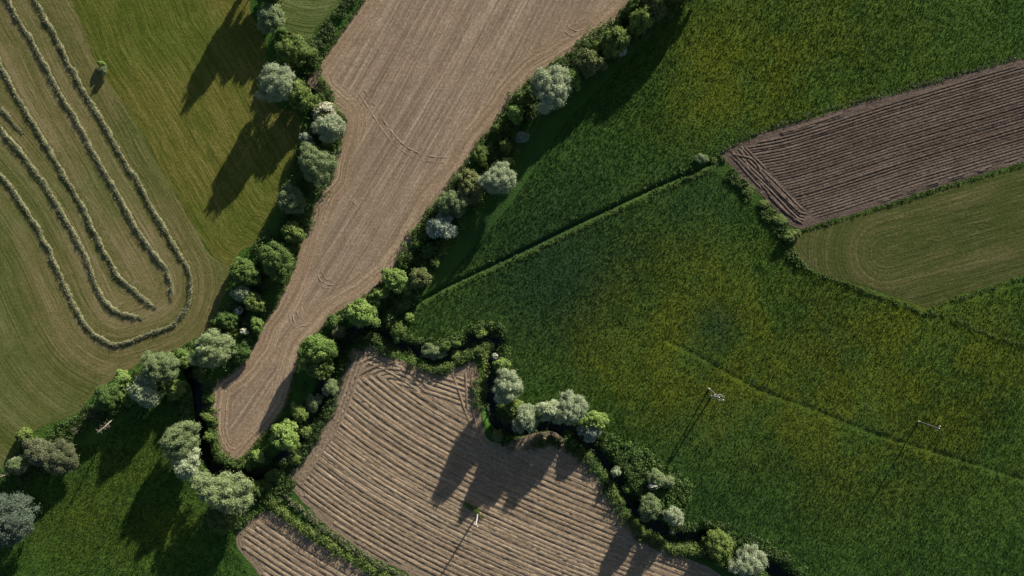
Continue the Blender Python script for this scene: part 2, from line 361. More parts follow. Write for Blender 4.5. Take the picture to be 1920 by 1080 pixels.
YEL = [(1230,540,90,.9),(1140,640,70,.8),(1330,590,90,.8),(1250,690,80,.9),(1420,770,60,1),(1500,700,110,.6),(1380,700,60,.9),(1620,640,110,.6),(1330,140,80,.6),(1250,200,60,.5),(1480,160,110,.5),(1700,90,190,.35),(1440,60,80,.5),(1560,880,80,.4),(1700,850,110,.4),(265,870,50,.55),(300,985,50,.6),(180,960,80,.25),(130,1010,60,.3),(1120,560,60,.4),(1840,700,140,.6),(1750,640,80,.4)]  # yellow-green patches; bottom-left ones also paint sunlit lanes into the grass colour
LUS = [(1340,610,38,.7),(1310,380,80,.5),(1000,540,110,.75),(1100,480,90,.4),(1050,300,110,.25),(1290,880,120,.25),(1450,960,160,.15),(1700,980,180,.15),(1560,620,60,.3)]
BRI = [(840,590,90,.5),(900,700,60,.25),(1090,460,60,.2)]
def tint(q):
    out = np.zeros((len(q), 4), np.float32); out[:, 3] = 1
    for ch, lst in ((0, YEL), (1, LUS), (2, BRI)):
        for x, y, s, a in lst:
            c = P([(x, y)])[0]; d2 = ((q - c)**2).sum(1); out[:, ch] += a * np.exp(-d2 / (2*(s*S)**2))
    out[:, 2] += 0.5 * np.exp(-(pdist(q, smooth(P([(x+6, y+9) for x, y in DITCH_M]), 2))[0] / 0.6)**2)
    return np.clip(out, 0, 1)

def axis_vals(half, step, far):
    c = np.arange(-half, half + 1e-6, step); o = []; x = half; d = step
    while x < far: d *= 1.6; x += d; o.append(x)
    o = np.array(o); return np.concatenate([-o[::-1], c, o])
xs = axis_vals(128, 0.5, 2500); ys = axis_vals(76, 0.5, 2500)
gx, gy = np.meshgrid(xs, ys); q = np.stack([gx.ravel(), gy.ravel()], 1)
ins = (np.abs(q[:, 0]) < 129) & (np.abs(q[:, 1]) < 77)
z = np.zeros(len(q)); z[ins] = height(q[ins])
nx, ny = len(xs), len(ys)
i0 = (np.arange(ny-1)[:, None]*nx + np.arange(nx-1)[None]).ravel()
gme = mesh_np('ground', np.column_stack([q, z]), np.stack([i0, i0+1, i0+nx+1, i0+nx], 1), M['meadow'])
at = gme.color_attributes.new('tint', 'FLOAT_COLOR', 'POINT'); at.data.foreach_set('color', tint(q).ravel())
gme.polygons.foreach_set('use_smooth', [True]*len(gme.polygons))
ground = tag(obj('ground', gme), 'wide green meadow ground spreading under and around all the fields', 'ground', kind='structure')

def ribbon(name, line, half, z0, mat):
    t = np.gradient(line, axis=0); t /= np.linalg.norm(t, axis=1)[:, None]; nrm = np.stack([-t[:, 1], t[:, 0]], 1)
    hw = half * (1 + 0.2*wobble(len(line), 0.5, 9))[:, None]
    V = np.concatenate([np.column_stack([line + nrm*hw, np.full(len(line), z0)]), np.column_stack([line - nrm*hw, np.full(len(line), z0)])])
    n = len(line); i = np.arange(n-1)
    return obj(name, mesh_np(name, V, np.stack([i, i+n, i+n+1, i+1], 1), mat))
tag(ribbon('creek_water', smooth(P(CREEK), 1.0), 1.85, -1.2, M['water']), 'dark narrow creek winding between the ploughed fields', 'creek', kind='structure')

FIELDS = {}
def field(name, poly_px, mat, flow, label, zoff=0.06, grid=1.5, ragged=0.10, cat='field'):
    b = smooth(P(poly_px), 0.7, True)
    t = np.roll(b, -1, 0) - np.roll(b, 1, 0); t /= np.linalg.norm(t, axis=1)[:, None] + 1e-9
    b = b + np.stack([-t[:, 1], t[:, 0]], 1) * wobble(len(b), ragged, 3, True)[:, None]
    lo, hi = b.min(0), b.max(0)
    X, Y = np.meshgrid(np.arange(lo[0], hi[0], grid), np.arange(lo[1], hi[1], grid))
    g = np.stack([X.ravel(), Y.ravel()], 1) + rng.uniform(-0.3, 0.3, (X.size, 2))
    g = g[inside(g, b)]; g = g[pdist(g, b, True)[0] > 0.45]
    n = len(b)
    r = delaunay_2d_cdt([Vector(v) for v in np.concatenate([b, g])], [], [list(range(n))], 1, 1e-4)
    V = np.array([tuple(v) for v in r[0]]); F = np.array([tuple(f) for f in r[2] if len(f) == 3])
    a = V[F[:, 0]]; c1 = V[F[:, 1]] - a; c2 = V[F[:, 2]] - a
    flip = (c1[:, 0]*c2[:, 1] - c1[:, 1]*c2[:, 0]) < 0; F[flip] = F[flip][:, ::-1]
    d, s, _ = pdist(V, b, True)
    zz = 0.10*(vnoise(V, 0.05) - 0.5) + zoff * np.clip(0.35 + d/1.2, 0, 1)
    me = mesh_np(name, np.column_stack([V, zz]), F, mat)
    for nm, uv in (('flow', flow(V)), ('edge', np.column_stack([d, s]))):
        L = me.uv_layers.new(name=nm)
        li = np.empty(len(me.loops), np.int32); me.loops.foreach_get('vertex_index', li)
        L.data.foreach_set('uv', uv[li].astype(np.float32).ravel())
    me.polygons.foreach_set('use_smooth', [True]*len(me.polygons))
    o = tag(obj(name, me), label, cat, kind='structure'); FIELDS[name] = (o, b)
    return o, b
def flow_dir(dx, dy, bend=0.0):
    d = np.array([dx, -dy], float); d /= np.linalg.norm(d); n = np.array([-d[1], d[0]])
    def f(V):
        v = V @ d; return np.column_stack([V @ n + bend*v*v, v])
    return f
def flow_line(px, signed=True):
    ln = smooth(P(px), 1.5)
    def f(V):
        D, A, sg = pdist(V, ln); return np.column_stack([D * (sg if signed else 1) + (0 if signed else 0), A])
    return f

tan_o, tan_b = field('ploughed_field', TAN, M['tan'], flow_dir(-0.52, 0.85, 0.0006), 'long tan ploughed field tapering to a rounded tip between the hedges', grid=1.4)
pot_base = []; _x, _y, _s = 470.0, 838.0, 0.0
while _x < 1650:
    pot_base.append((_x, _y)); _a = math.radians(17 + 29*math.exp(-_s/350)); _x += 30*math.cos(_a); _y += 30*math.sin(_a); _s += 30
pot_o, pot_b = field('ridged_field', POT, M['potato'], flow_line(pot_base), 'brown ridged field with curving rows and a lone white pole standing in it')
sml_o, sml_b = field('ridged_field', SML, M['potato'], flow_line([(420,920),(500,957),(590,1016),(680,1070),(780,1124),(900,1200)]), 'small wedge of brown ridged soil at the bottom, left of the double hedge')
drk_o, drk_b = field('ploughed_field', DRK, M['dark'], flow_dir(1, -0.295), 'dark furrowed plough land at the right edge')
stb_o, stb_b = field('mown_field', STB, M['stub'], flow_line([(1660,474),(1800,436),(1920,402),(2150,335)], False), 'pale olive mown strip below the dark furrowed plough land')
hay_o, hay_b = field('hay_field', HAY, M['hay'], flow_line(W1, True), 'brownish cut hay field lying under the looping windrows')
mwn_o, mwn_b = field('mown_meadow', MWN, M['mown'], flow_line(HAYB), 'green mown meadow crossed by long tree shadows at upper left', zoff=0.05)
top_o, top_b = field('raked_meadow', TOP, M['lawn'], flow_line([(540,-60),(585,-45),(640,-60)], False), 'small pale raked grass plot at the top between two hedgerows')

# ------------------------------------------------------------------ furrow ridges, wheel tracks
def strip_mesh(name, line, half, hgt, mat, zbase=0.0, rough=0.16, top=0.86):
    n = len(line)
    if n < 3: return None
    t = np.gradient(line, axis=0); t /= np.linalg.norm(t, axis=1)[:, None] + 1e-9; nrm = np.stack([-t[:, 1], t[:, 0]], 1)
    hw = half * (1 + rough*0.35*rng.normal(0, 1, n)); hh = hgt * (1 + rough*rng.normal(0, 1, n)) * np.minimum(1, np.minimum(np.arange(n), np.arange(n)[::-1])/2.0 + 0.15)
    z0 = 0.10*(vnoise(line, 0.05)-0.5) + 0.06 + zbase
    V = np.concatenate([np.column_stack([line + nrm*(k*hw)[:, None] + nrm*(rng.normal(0, 0.05, n)*half)[:, None], z0 + (hh*f*(1+0.2*rng.normal(0, 1, n)) if f else -0.03)]) for k, f in ((1, 0), (top, 0.9), (0, 1.0), (-top, 0.85), (-1, 0))])
    i = np.arange(n-1)
    F = np.concatenate([np.stack([i+k*n, i+k*n+1, i+(k+1)*n+1, i+(k+1)*n], 1) for k in range(4)])
    me = mesh_np(name, V, F[:, ::-1], mat)
    uvs = np.concatenate([np.column_stack([np.full(n, k*0.4) + line[:, 0]*0 + hash_u(line), np.arange(n)*0.5]) for k in range(5)])
    for nm in ('flow', 'edge'):
        L = me.uv_layers.new(name=nm); li = np.empty(len(me.loops), np.int32); me.loops.foreach_get('vertex_index', li)
        uu = uvs[li].copy()
        if nm == 'edge': uu[:, 0] = 50
        L.data.foreach_set('uv', uu.astype(np.float32).ravel())
    return me
def hash_u(line): return float(abs(line[0, 0]*1.37 + line[0, 1]*0.71) % 200)
def runs(mask):
    idx = np.flatnonzero(mask)
    if len(idx) == 0: return []
    return [g for g in np.split(idx, np.flatnonzero(np.diff(idx) > 1)+1) if len(g) >= 5]
def offset_curve(px, off, step=0.55):
    ln = smooth(P(px), step); t = np.gradient(ln, axis=0); t /= np.linalg.norm(t, axis=1)[:, None]
    return ln + np.stack([-t[:, 1], t[:, 0]], 1)*off
def rows(fld, b, curves, inset, mat, half, hgt, region=None, avoid=None, zbase=0.0):
    for ln in curves:
        ln = ln + wobble(len(ln), 0.02, 15)[:, None]
        d = pdist(ln, b, True)[0]; cut = inset + 1.2*rng.random()
        m = inside(ln, b) & (d > cut)
        if region is not None: m &= inside(ln, region)
        if avoid is not None: m &= ~inside(ln, avoid)
        m &= (np.abs(ln[:, 0]) < 124) & (np.abs(ln[:, 1]) < 74)
        for g in runs(m):
            hv = hgt*rng.uniform(0.45, 1.45)
            me = strip_mesh('ridge', ln[g], half*rng.uniform(0.85, 1.1), hv, mat, zbase)
            if me: obj('ridge', me, fld)
# main rows of the ridged field
mess = P([(655,640),(905,660),(903,782),(800,742),(700,700),(640,716)])
rows(pot_o, pot_b, [offset_curve(pot_base, o) for o in -3.0 + np.cumsum(rng.choice([0.80, 1.1, 1.26], 56, p=[.34, .4, .26]))], 0.8, M['potato'], 0.53, 0.029, avoid=mess)
fan = [offset_curve([(620,742),(720,690),(800,706),(905,742)], o*1.0) for o in (-3.2,-2.2,-1.2,-.2,.9,2.0,3.1)]
rows(pot_o, pot_b, fan, 0.7, M['potato'], 0.44, 0.042, region=mess)
rows(pot_o, pot_b, [offset_curve([(660,700),(690,668),(760,700),(800,730)], o) for o in (-1.5,-.5,.6,1.7)], 0.6, M['potato'], 0.36, 0.038, region=mess, zbase=0.012)
rows(pot_o, pot_b, [smooth(P(x), .5) for x in ([(884,690),(886,760),(892,800)],[(872,690),(876,770)],[(850,702),(868,760),(880,790)])], 0.3, M['potato'], 0.34, 0.03, zbase=0.018)
# headland rows along the left border
head = [(668,660),(656,690),(646,722),(633,757),(612,800),(588,836),(566,872),(548,900)]
rows(pot_o, pot_b, [offset_curve(head, o) for o in (0.4, 1.3, 2.2)], 0.25, M['potato'], 0.40, 0.04, zbase=0.02)
sm_base = [(420,905),(500,957),(590,1016),(680,1070),(780,1124),(900,1200)]
rows(sml_o, sml_b, [offset_curve(sm_base, -(0.9+i*1.24)) for i in range(15)], 0.6, M['potato'], 0.58, 0.028)
# dark plough land
dbase = [(1300,452),(1502,392),(1727,326),(1920,269),(2120,210)]
headz = P([(1335,280),(1385,262),(1420,300),(1470,350),(1535,420),(1500,445)])
rows(drk_o, drk_b, [offset_curve([(1300,466+0),(1502,436),(1727,366),(1920,308),(2120,250)], 0.6 + i*0.62 + rng.normal(0, .07)) for i in range(45)], 0.5, M['dark'], 0.30, 0.058, avoid=headz)
rows(drk_o, drk_b, [offset_curve([(1340,270),(1353,290),(1387,328),(1433,372),(1483,423),(1502,431)], 0.7 + i*0.72) for i in range(8)], 0.35, M['dark'], 0.34, 0.06, region=headz)
rows(drk_o, drk_b, [smooth(P(x), .5) for x in ([(1372,290),(1412,300),(1440,340),(1500,400)],[(1390,280),(1405,320),(1440,360)],[(1380,300),(1410,335),(1470,395),(1505,420)])], 0.4, M['dark'], 0.3, 0.05, zbase=0.03)
# wheel tracks on the tan field
TRK = [[(672,175),(692,205),(722,252),(752,283),(790,300),(836,305)],[(680,165),(704,200),(734,246),(762,275),(800,292),(840,296)],
       [(1053,50),(1060,60),(1075,68),(1090,64)],[(1064,46),(1070,54),(1080,59),(1092,56)],
       [(601,503),(608,520),(622,527),(638,521)],[(594,508),(602,526),(620,534),(641,528)],[(588,520),(600,536),(622,542)],
       [(548,585),(552,603),(566,612),(584,606)],[(541,588),(546,609),(566,619)],[(556,580),(560,595),(572,602)],[(600,172),(612,182),(630,194),(652,208)],[(610,160),(620,172),(640,186)],
       [(590,150),(600,165),(622,182)],[(650,362),(658,372),(672,378)],[(655,372),(668,384)]]
for x in TRK:
    ln = smooth(P(x), .4); ln = ln + wobble(len(ln), 0.04, 7)[:, None]
    me = strip_mesh('wheel_track', ln, 0.24, 0.03, M['tan'], 0.0, 0.8, 0.3)
    if me: obj('wheel_track', me, tan_o)

# ------------------------------------------------------------------ leafy matter
def unit(n):
    v = rng.normal(0, 1, (n, 3)); return v / np.linalg.norm(v, axis=1)[:, None]
def nrmz(v): return v / (np.linalg.norm(v, axis=1)[:, None] + 1e-9)
def leaves(p, axis, L, wd, out=None):
    """one small folded leaf per point; with `out` the blade faces that way, as leaves do towards the light"""
    n = len(p)
    if out is None:
        side = nrmz(np.cross(axis, unit(n))); nor = np.cross(axis, side)
    else:
        nor = nrmz(out); axis = nrmz(axis - nor*(axis*nor).sum(1)[:, None]); side = np.cross(nor, axis)
    L = np.asarray(L).reshape(-1, 1); wd = np.asarray(wd).reshape(-1, 1)
    V = np.stack([p, p + axis*L*0.5 + side*wd*0.5 + nor*wd*0.12, p + axis*L + nor*L*0.1, p + axis*L*0.5 - side*wd*0.5 + nor*wd*0.12], 1).reshape(-1, 3)
    return V, np.arange(4*n).reshape(n, 4)
def crown_mesh(seed, nl, lr, n, ll, lw, cz, ez, spiky, lift=0.25):
    global rng
    keep = rng; rng = np.random.default_rng(seed)
    i = np.arange(nl) + 0.5; zz = 1 - 1.45*i/nl; th = i*2.39996 + rng.normal(0, .25, nl)
    rr = np.sqrt(np.clip(1-zz*zz, 0, 1)); d = np.stack([rr*np.cos(th), rr*np.sin(th), zz], 1)
    lump = 1 + 0.16*np.cos(2*th + rng.uniform(0, 6)) + 0.10*np.cos(3*th + rng.uniform(0, 6)); d0 = d*np.stack([lump, lump, np.ones(nl)], 1)
    lob = d0 * rng.uniform(0.46, 0.93, (nl, 1)) * np.array([1, 1, ez]) + np.array([0, 0, cz])
    R = lr * rng.uniform(0.55, 1.35, nl)
    lob = np.concatenate([lob, [[0, 0, cz]]]); R = np.append(R, 0.5); d = np.concatenate([d, [[0, 0, 0.3]]])
    nld = 5; la = rng.uniform(0, 6.283, nld); lrad = rng.uniform(.05, .5, nld)
    for a_, r_ in zip(la, lrad):
        for q_ in (0.72, 0.95, 1.14):
            lob = np.concatenate([lob, [[r_*math.cos(a_), r_*math.sin(a_), cz + ez*q_*(1 - 0.25*r_)]]]); R = np.append(R, lr*(1.25 - 0.75*q_)); d = np.concatenate([d, [[0, 0, 0.8]]])
    pw = R**2; pw[nl] *= 0.35; pick = rng.choice(len(R), n, p=pw/pw.sum())
    dr = nrmz(unit(n) + 0.75*d[pick] + np.array([0, 0, lift]))
    p = lob[pick] + dr * R[pick][:, None] * rng.uniform(0.72, 1.06, (n, 1)) * np.array([1, 1, 0.5+0.5*ez])
    far = rng.random(n) < 0.10; p[far] += (dr*rng.uniform(0.02, 0.16, (n, 1)))[far]
    V, F = leaves(p, unit(n), ll*rng.uniform(.6, 1.3, n), lw*rng.uniform(.7, 1.3, n), dr + spiky*unit(n) + np.array([0, 0, 0.25]))
    V[:, 2] = np.maximum(V[:, 2], 0.02)
    rng = keep
    return mesh_np('crown', V, F, M['mid'])
def trunk_mesh(seed, top, spread, r0, n_l):
    rr = random.Random(seed); b = MB()
    lean = (rr.uniform(-.08, .08), rr.uniform(-.08, .08))
    fork = top*0.42
    b.tube([(0, 0, -0.05), (0, 0, 0.04), (lean[0]*.5, lean[1]*.5, fork*.6), (lean[0], lean[1], fork)], [r0*1.5, r0*1.1, r0*.9, r0*.75], 8)
    for i in range(n_l):
        a = 2*math.pi*i/n_l + rr.uniform(-.4, .4); sp = spread*rr.uniform(.45, 1)
        e = (math.cos(a)*sp, math.sin(a)*sp, top*rr.uniform(.62, .92))
        m = (lean[0]+(e[0]-lean[0])*.45, lean[1]+(e[1]-lean[1])*.45, fork+(e[2]-fork)*.6)
        b.tube([(lean[0], lean[1], fork*.9), m, e], [r0*.55, r0*.38, r0*.1], 6)
        for j in range(2):
            a2 = a + rr.uniform(-.9, .9); e2 = (m[0]+math.cos(a2)*sp*.5, m[1]+math.sin(a2)*sp*.5, m[2]+top*rr.uniform(.1, .25))
            b.tube([m, e2], [r0*.3, r0*.06], 5)
    return b.mesh('trunk', M['bark'])
# prototypes: geometry family x size x variant, crown radius 1, height `canon`
GEO = {}
for fam, canon, cz, ez, spiky, lift in (('willow', 2.1, 1.12, 0.80, 0.75, 0.25), ('broad', 1.62, 0.78, 0.68, 0.65, 0.15)):
    for size, rad, nl, lr, n in (('L', 4.0, 90, 0.20, 26000), ('M', 2.4, 56, 0.245, 13000), ('S', 1.1, 26, 0.33, 4200)):
        L = (0.36 if fam == 'willow' else 0.28)/rad * (0.75 if size == 'S' else 1); Wd = (0.11 if fam == 'willow' else 0.20)/rad * (0.75 if size == 'S' else 1)
        for v in range(3):
            sd = hash((canon, rad, v)) % 100000
            cm = crown_mesh(sd, nl + v*3, lr, n, L, Wd, cz, ez, spiky, lift)
            GEO[(fam, size, v)] = (cm, trunk_mesh(sd+1, canon*0.9, 0.6, 0.045 if fam == 'willow' else 0.035, 6), canon)
def blossom_mesh(seed, canon, cz, ez, n, sz):
    global rng
    keep = rng; rng = np.random.default_rng(seed)
    c = unit(30); c[:, 2] = np.abs(c[:, 2])*0.9 + 0.1; c = nrmz(c)
    pk = rng.integers(0, 30, n); d = nrmz(c[pk] + 0.16*unit(n))
    p = d*np.array([1.02, 1.02, ez*1.3])*rng.uniform(.92, 1.08, (n, 1)) + np.array([0, 0, cz])
    V, F = leaves(p, unit(n), sz*rng.uniform(.7, 1.3, n), sz*.8*rng.uniform(.7, 1.3, n), d + 0.6*unit(n))
    rng = keep
    return mesh_np('blossom', V, F, M['petal'])
BLO = [blossom_mesh(50+i, 1.45, 0.78, 0.68, 1500, 0.19) for i in range(2)]

def setmat(o, m):
    o.material_slots[0].link = 'OBJECT'; o.material_slots[0].material = m
def place(px, py, h, frac=0.6):
    """plan position of the foot of something whose body is seen at (px,py) from above"""
    c = P([(px, py)])[0] * (1 - h*frac/H)
    return c
prnd = random.Random(3)
def plant(px, py, rpx, kind, h, label, fam=None, bloss=None, sx=1.0, sy=1.0, rot=None):
    r = rpx * S * (1 - 0.6*h/H)
    fam = fam or ('willow' if kind in ('shaded_bluesilver', 'silver', 'bluesilver', 'olive', 'brolive') else 'broad')
    size = 'L' if r > 3.0 else ('M' if r > 1.55 else 'S')
    cm, tm, canon = GEO[(fam, size, prnd.randrange(3))]
    x, y = place(px, py, h)
    if h > 3.0: h *= 1.1
    zb = float(height(np.array([[x, y]]))[0])
    big = h > 4.2
    nm = ('willow_tree' if fam == 'willow' else 'broadleaf_tree') if big else ('flowering_shrub' if bloss else 'shrub')
    e = empty(nm, (x, y, zb), rot if rot is not None else prnd.uniform(0, 6.28)); f = 1.0/0.98
    q_ = 0.06 if big else 0.16
    e.scale = (r*f*sx*prnd.uniform(1-q_*.4, 1+q_*1.5), r*f*sy*prnd.uniform(1-q_*1.6, 1+q_*.6), h/canon)
    tag(e, label, 'tree' if big else 'shrub')
    t = obj('trunk', tm, e); c = obj('crown', cm, e); setmat(c, M[kind])
    if bloss:
        b = obj('blossom', BLO[prnd.randrange(2)], e); setmat(b, M[bloss])
    return e

A = plant
# --- west hedge of the tan field, top to bottom
A(507,33,25,'olive',4.0,'olive shrub at the edge of the small raked plot at the top')
A(528,64,13,'bright',3.6,'bright yellow-green shrub above the big dark bush by the raked plot')
A(549,92,31,'mid',5.6,'big dark green broadleaf tree at the lower tip of the raked plot')
A(519,160,34,'silver',8.2,'large silver willow left of the corner of the tan field')
A(563,181,23,'mid',5.0,'mid green tree touching the right side of the large silver willow by the field corner')
A(592,193,14,'mid',2.6,'low green shrub above the cream-flowering shrub at the field corner')
A(610,212,18,'yolive',3.0,'cream-flowering shrub beside the notch of the tan field',bloss='petal')
A(617,240,23,'silver',5.2,'grey willow just below the cream-flowering shrub at the tan field notch')
A(575,260,9,'bluesilver',3.2,'tiny grey shrub left of the grey willow, in the hedge shadow')
A(592,309,37,'olive',7.0,'large pale olive willow in the middle of the west hedge')
A(545,373,24,'olive',5.0,'dull olive tree below the large pale olive willow in the west hedge')
A(548,436,18,'mid',3.6,'small green shrub at the edge of the tan field above the round dark tree')
A(517,489,31,'darkl',5.0,'round dark green tree on the west edge of the tan field')
A(458,510,25,'darkl',4.6,'dark green tree left of the round dark tree, at the corner of the mown meadow')
A(453,550,14,'silver',3.6,'small silvery shrub under the two dark trees of the west hedge')
A(474,566,17,'mid',3.6,'green shrub right of the small silvery shrub in the west hedge')
A(445,583,7,'mid',2.4,'little white-flowering shrub in the west hedge shadow, upper of two',bloss='white')
A(424,600,19,'darkl',3.4,'dark shrub at the left fringe of the west hedge beside the hay field')
A(481,609,14,'bright',3.0,'bright green shrub at the tan field edge beside white blossom')
A(458,622,7,'mid',2.4,'little white-flowering shrub in the west hedge, lower of two',bloss='white')
A(434,624,13,'mid',2.8,'green shrub directly above the big pale willow at the hay field corner')
A(395,659,36,'olive',7.5,'big pale olive willow at the lower corner of the hay field')
A(450,660,19,'darkl',2.4,'low dark shrub between the big pale willow and the tan field')
A(337,671,18,'bright',3.4,'bright green shrub between two pale willows under the hay field')
A(300,688,29,'olive',7.2,'pale olive willow second from the right below the hay field')
A(272,733,26,'silver',6.0,'silvery willow below the pale olive willow, beside the dark bottom-left meadow')
A(328,731,16,'mid',3.0,'green shrub left of the creek below two pale willows')
A(229,711,13,'bright',2.4,'bright shrub on the hay field border above the dark bush')
A(204,743,28,'darkl',4.6,'dark glossy green tree above the bleached dead tree')
A(243,748,11,'bright',3.2,'small bright green shrub right of the dark glossy tree')
# --- bottom-left corner
A(74,845,26,'brolive',4.0,'brownish olive shrub right of the cream-flowering bush, left half of a thicket')
A(116,858,29,'brolive',4.2,'brownish olive shrub in the lower-left thicket, right half of the pair')
A(33,872,16,'olive',3.4,'cream-flowering shrub near the left edge below the hay field',bloss='petal')
A(43,816,13,'mid',2.4,'small green shrub at the end of the hay field near the left edge')
A(22,977,46,'shaded_bluesilver',8.0,'huge blue-green willow, shade painted into its leaf colour, at the left edge near the bottom')
A(338,822,36,'olive',7.0,'pale yellowish willow on the left bank of the creek bend',sx=1.0,sy=0.85,rot=0.4)
A(351,870,25,'silver',6.4,'silver willow directly below the pale yellowish willow at the creek bend')
A(420,924,46,'olive',7.8,'broad pale willow under the creek bend, widest of the bottom trees',sx=1.05,sy=0.86,rot=-0.2)
A(417,969,28,'mid',4.4,'green tree tucked under the broad pale willow at the bottom')
A(474,916,15,'mid',2.2,'low green shrub right of the broad pale willow')
# --- creek between tan field and ridged field
A(592,655,30,'bright',6.6,'bright green round tree on the right edge of the tan field tongue')
A(596,690,23,'mid',4.6,'darker green tree just below the bright round tree beside the tan field tongue')
A(617,728,14,'olive',2.8,'grey-green shrub at the upper left border of the ridged field')
A(583,757,16,'olive',2.6,'dull olive shrub in the middle of the creek corridor left of the ridged field')
A(560,774,14,'mid',2.4,'dark shrub in the creek corridor near the tan field tongue')
A(533,817,26,'bright',4.6,'bright green lobed tree inside the creek bend under the tan field tip')
A(484,857,12,'bright',1.8,'low bright shrub at the tip of the tan field beside the creek')
A(391,748,9,'mid',1.5,'small bush on the creek bank, uppermost of three left of the tan field tip')
A(388,783,9,'mid',1.5,'small bush on the creek bank, middle of three left of the tan field tip')
A(392,820,9,'mid',1.5,'small bush on the creek bank, lowest of three left of the tan field tip')
A(574,816,11,'mid',1.9,'small shrub on the ridged field side of the creek, highest of three')
A(553,862,10,'mid',1.6,'small shrub on the ridged field side of the creek, middle of three')
A(514,893,14,'mid',1.9,'small shrub on the ridged field side of the creek, lowest of three')
A(677,588,25,'bright',4.4,'bright green shrub at the right side of the tan field neck')
A(635,622,11,'brolive',2.6,'brown half-bare shrub right of the tan field neck')
A(626,604,13,'darkl',2.2,'dark shrub at the tan field neck above the brown half-bare shrub')
# --- east hedge of the tan field, bottom to top
A(702,566,12,'mid',2.4,'small green shrub directly above the bright shrub at the tan field neck')
A(712,550,15,'bright',3.0,'bright shrub along the tan field edge, lower of two bright ones in the east hedge')
A(744,526,21,'bright',3.8,'larger bright shrub along the tan field edge in the east hedge')
A(787,520,18,'yolive',4.2,'brownish olive round shrub at the left end of the meadow ditch')
A(815,493,9,'mid',2.4,'small green shrub in deep shade above the brownish round shrub')
A(803,470,13,'darkl',3.0,'dark shrub in the shade below the blue-grey willow of the east hedge')
A(782,457,8,'bright',2.2,'tiny bright bush at the tan field edge below the blue-grey willow')
A(827,425,24,'bluesilver',5.6,'blue-grey willow in the lower east hedge')
A(848,379,28,'olive',6.2,'dull olive willow above the blue-grey willow in the east hedge')
A(882,347,27,'yolive',6.0,'yellowish olive tree left of the silver willow in the east hedge')
A(934,338,29,'silver',7.0,'silver willow bulging into the meadow from the east hedge')
A(953,303,10,'bright',2.8,'small bright bush just above the silver willow of the east hedge')
A(948,273,12,'mid',3.0,'green bush above the small bright bush in the narrow part of the east hedge')
A(900,290,14,'mid',2.6,'green bush on the tan field edge left of the narrow east hedge')
A(979,258,10,'bluesilver',3.4,'small grey shrub on the meadow side of the narrow east hedge')
A(931,240,9,'mid',2.4,'small green bush at the tan field edge in the narrow east hedge')
A(967,212,15,'bright',4.0,'yellow-green shrub below the large silver willow in the upper east hedge')
A(978,186,13,'mid',3.4,'green bush left of the large silver willow at the tan field edge')
A(1008,164,14,'olive',4.4,'grey-green shrub clinging to the left side of the large silver willow')
A(1037,166,38,'silver',8.2,'large silver willow of the upper east hedge, biggest there')
A(1072,147,17,'bright',5.0,'smooth bright green tree right of the large silver willow in the upper hedge')
A(1103,118,24,'yolive',6.0,'olive tree between the smooth bright tree and the top of the east hedge')
A(1124,90,14,'mid',4.0,'green shrub at the tan field edge above the olive tree')
A(1154,77,24,'mid',6.4,'mid green tree beside the white blossom in the upper east hedge')
A(1167,97,7,'mid',3.6,'white-flowering shrub on the meadow side of the upper east hedge',bloss='white')
A(1187,10,14,'mid',3.6,'green shrub at the top edge where the tan field ends')
A(1203,34,22,'mid',6.6,'mid green tree near the top end of the east hedge')
A(1228,12,20,'yolive',6.4,'olive-topped tree at the very top of the east hedge')
# --- creek along the top and right of the ridged field
A(747,620,14,'mid',2.2,'green bush at the pointed left end of the lower meadow')
A(767,596,8,'bright',1.8,'small bright bush at the left corner of the lower meadow')
A(813,661,18,'olive',3.0,'grey-green shrub on the creek bank above the ridged field')
A(834,650,9,'mid',1.8,'little green bush right of the grey-green creek bank shrub')
A(853,643,9,'bright',1.8,'little bright bush on the meadow side of the creek loop')
A(852,670,9,'mid',1.6,'little green bush inside the creek loop above the ridged field')
A(900,624,10,'bright',2.2,'bright bush at the top of the creek loop')
A(928,670,6,'mid',1.8,'small white-flowering bush right of the creek above the bright shrub',bloss='white')
A(940,684,13,'bright',2.8,'yellow-green shrub directly above the first silver willow by the ridged field')
A(950,724,28,'silver',8.2,'first silver willow right of the upper corner of the ridged field')
A(968,768,19,'mid',4.2,'dark green tree between the silver willows right of the ridged field')
A(985,785,22,'silver',7.0,'silver willow overhanging the top of the ridged field, lowest of four')
A(1028,768,19,'silver',6.6,'smaller silver willow touching the left of the biggest of four')
A(1069,768,30,'silver',6.8,'biggest of the four silver willows right of the ridged field')
A(1115,789,18,'bright',3.8,'yellow-green tree at the end of the four silver willows')
A(1106,809,16,'bluesilver',3.4,'blue-grey shrub below the yellow-green tree at the willow row end')
A(933,817,10,'yolive',1.7,'low yellowish bush at the notch of the ridged field')
A(1157,887,9,'silver',3.6,'thin grey shrub in the creek corridor right of the clipped hedge')
A(1178,921,8,'bright',2.0,'small bright bush in the creek corridor right of the clipped hedge')
A(1231,897,13,'olive',2.8,'grey-green bush above the white blossom by the lower meadow')
A(1226,911,8,'mid',2.6,'white-flowering shrub at the foot of the tall twin pole shadow',bloss='white')
A(1254,904,10,'olive',2.2,'small grey-green bush right of the white blossom by the lower meadow')
A(1217,952,21,'olive',5.2,'pale olive willow in the lower right creek corridor')
A(1263,968,17,'silver',4.8,'round silver willow right of the pale olive one in the lower creek corridor')
A(1265,1000,7,'olive',2.0,'tiny pale bush beneath the round silver willow')
A(1352,1030,28,'mid',4.8,'mid green tree near the bottom at the end of the creek corridor')
A(1390,1027,15,'darkl',2.2,'low dark shrub right of the mid green tree at the bottom')
A(1408,1060,30,'silver',6.0,'pale silver willow cut by the bottom edge')
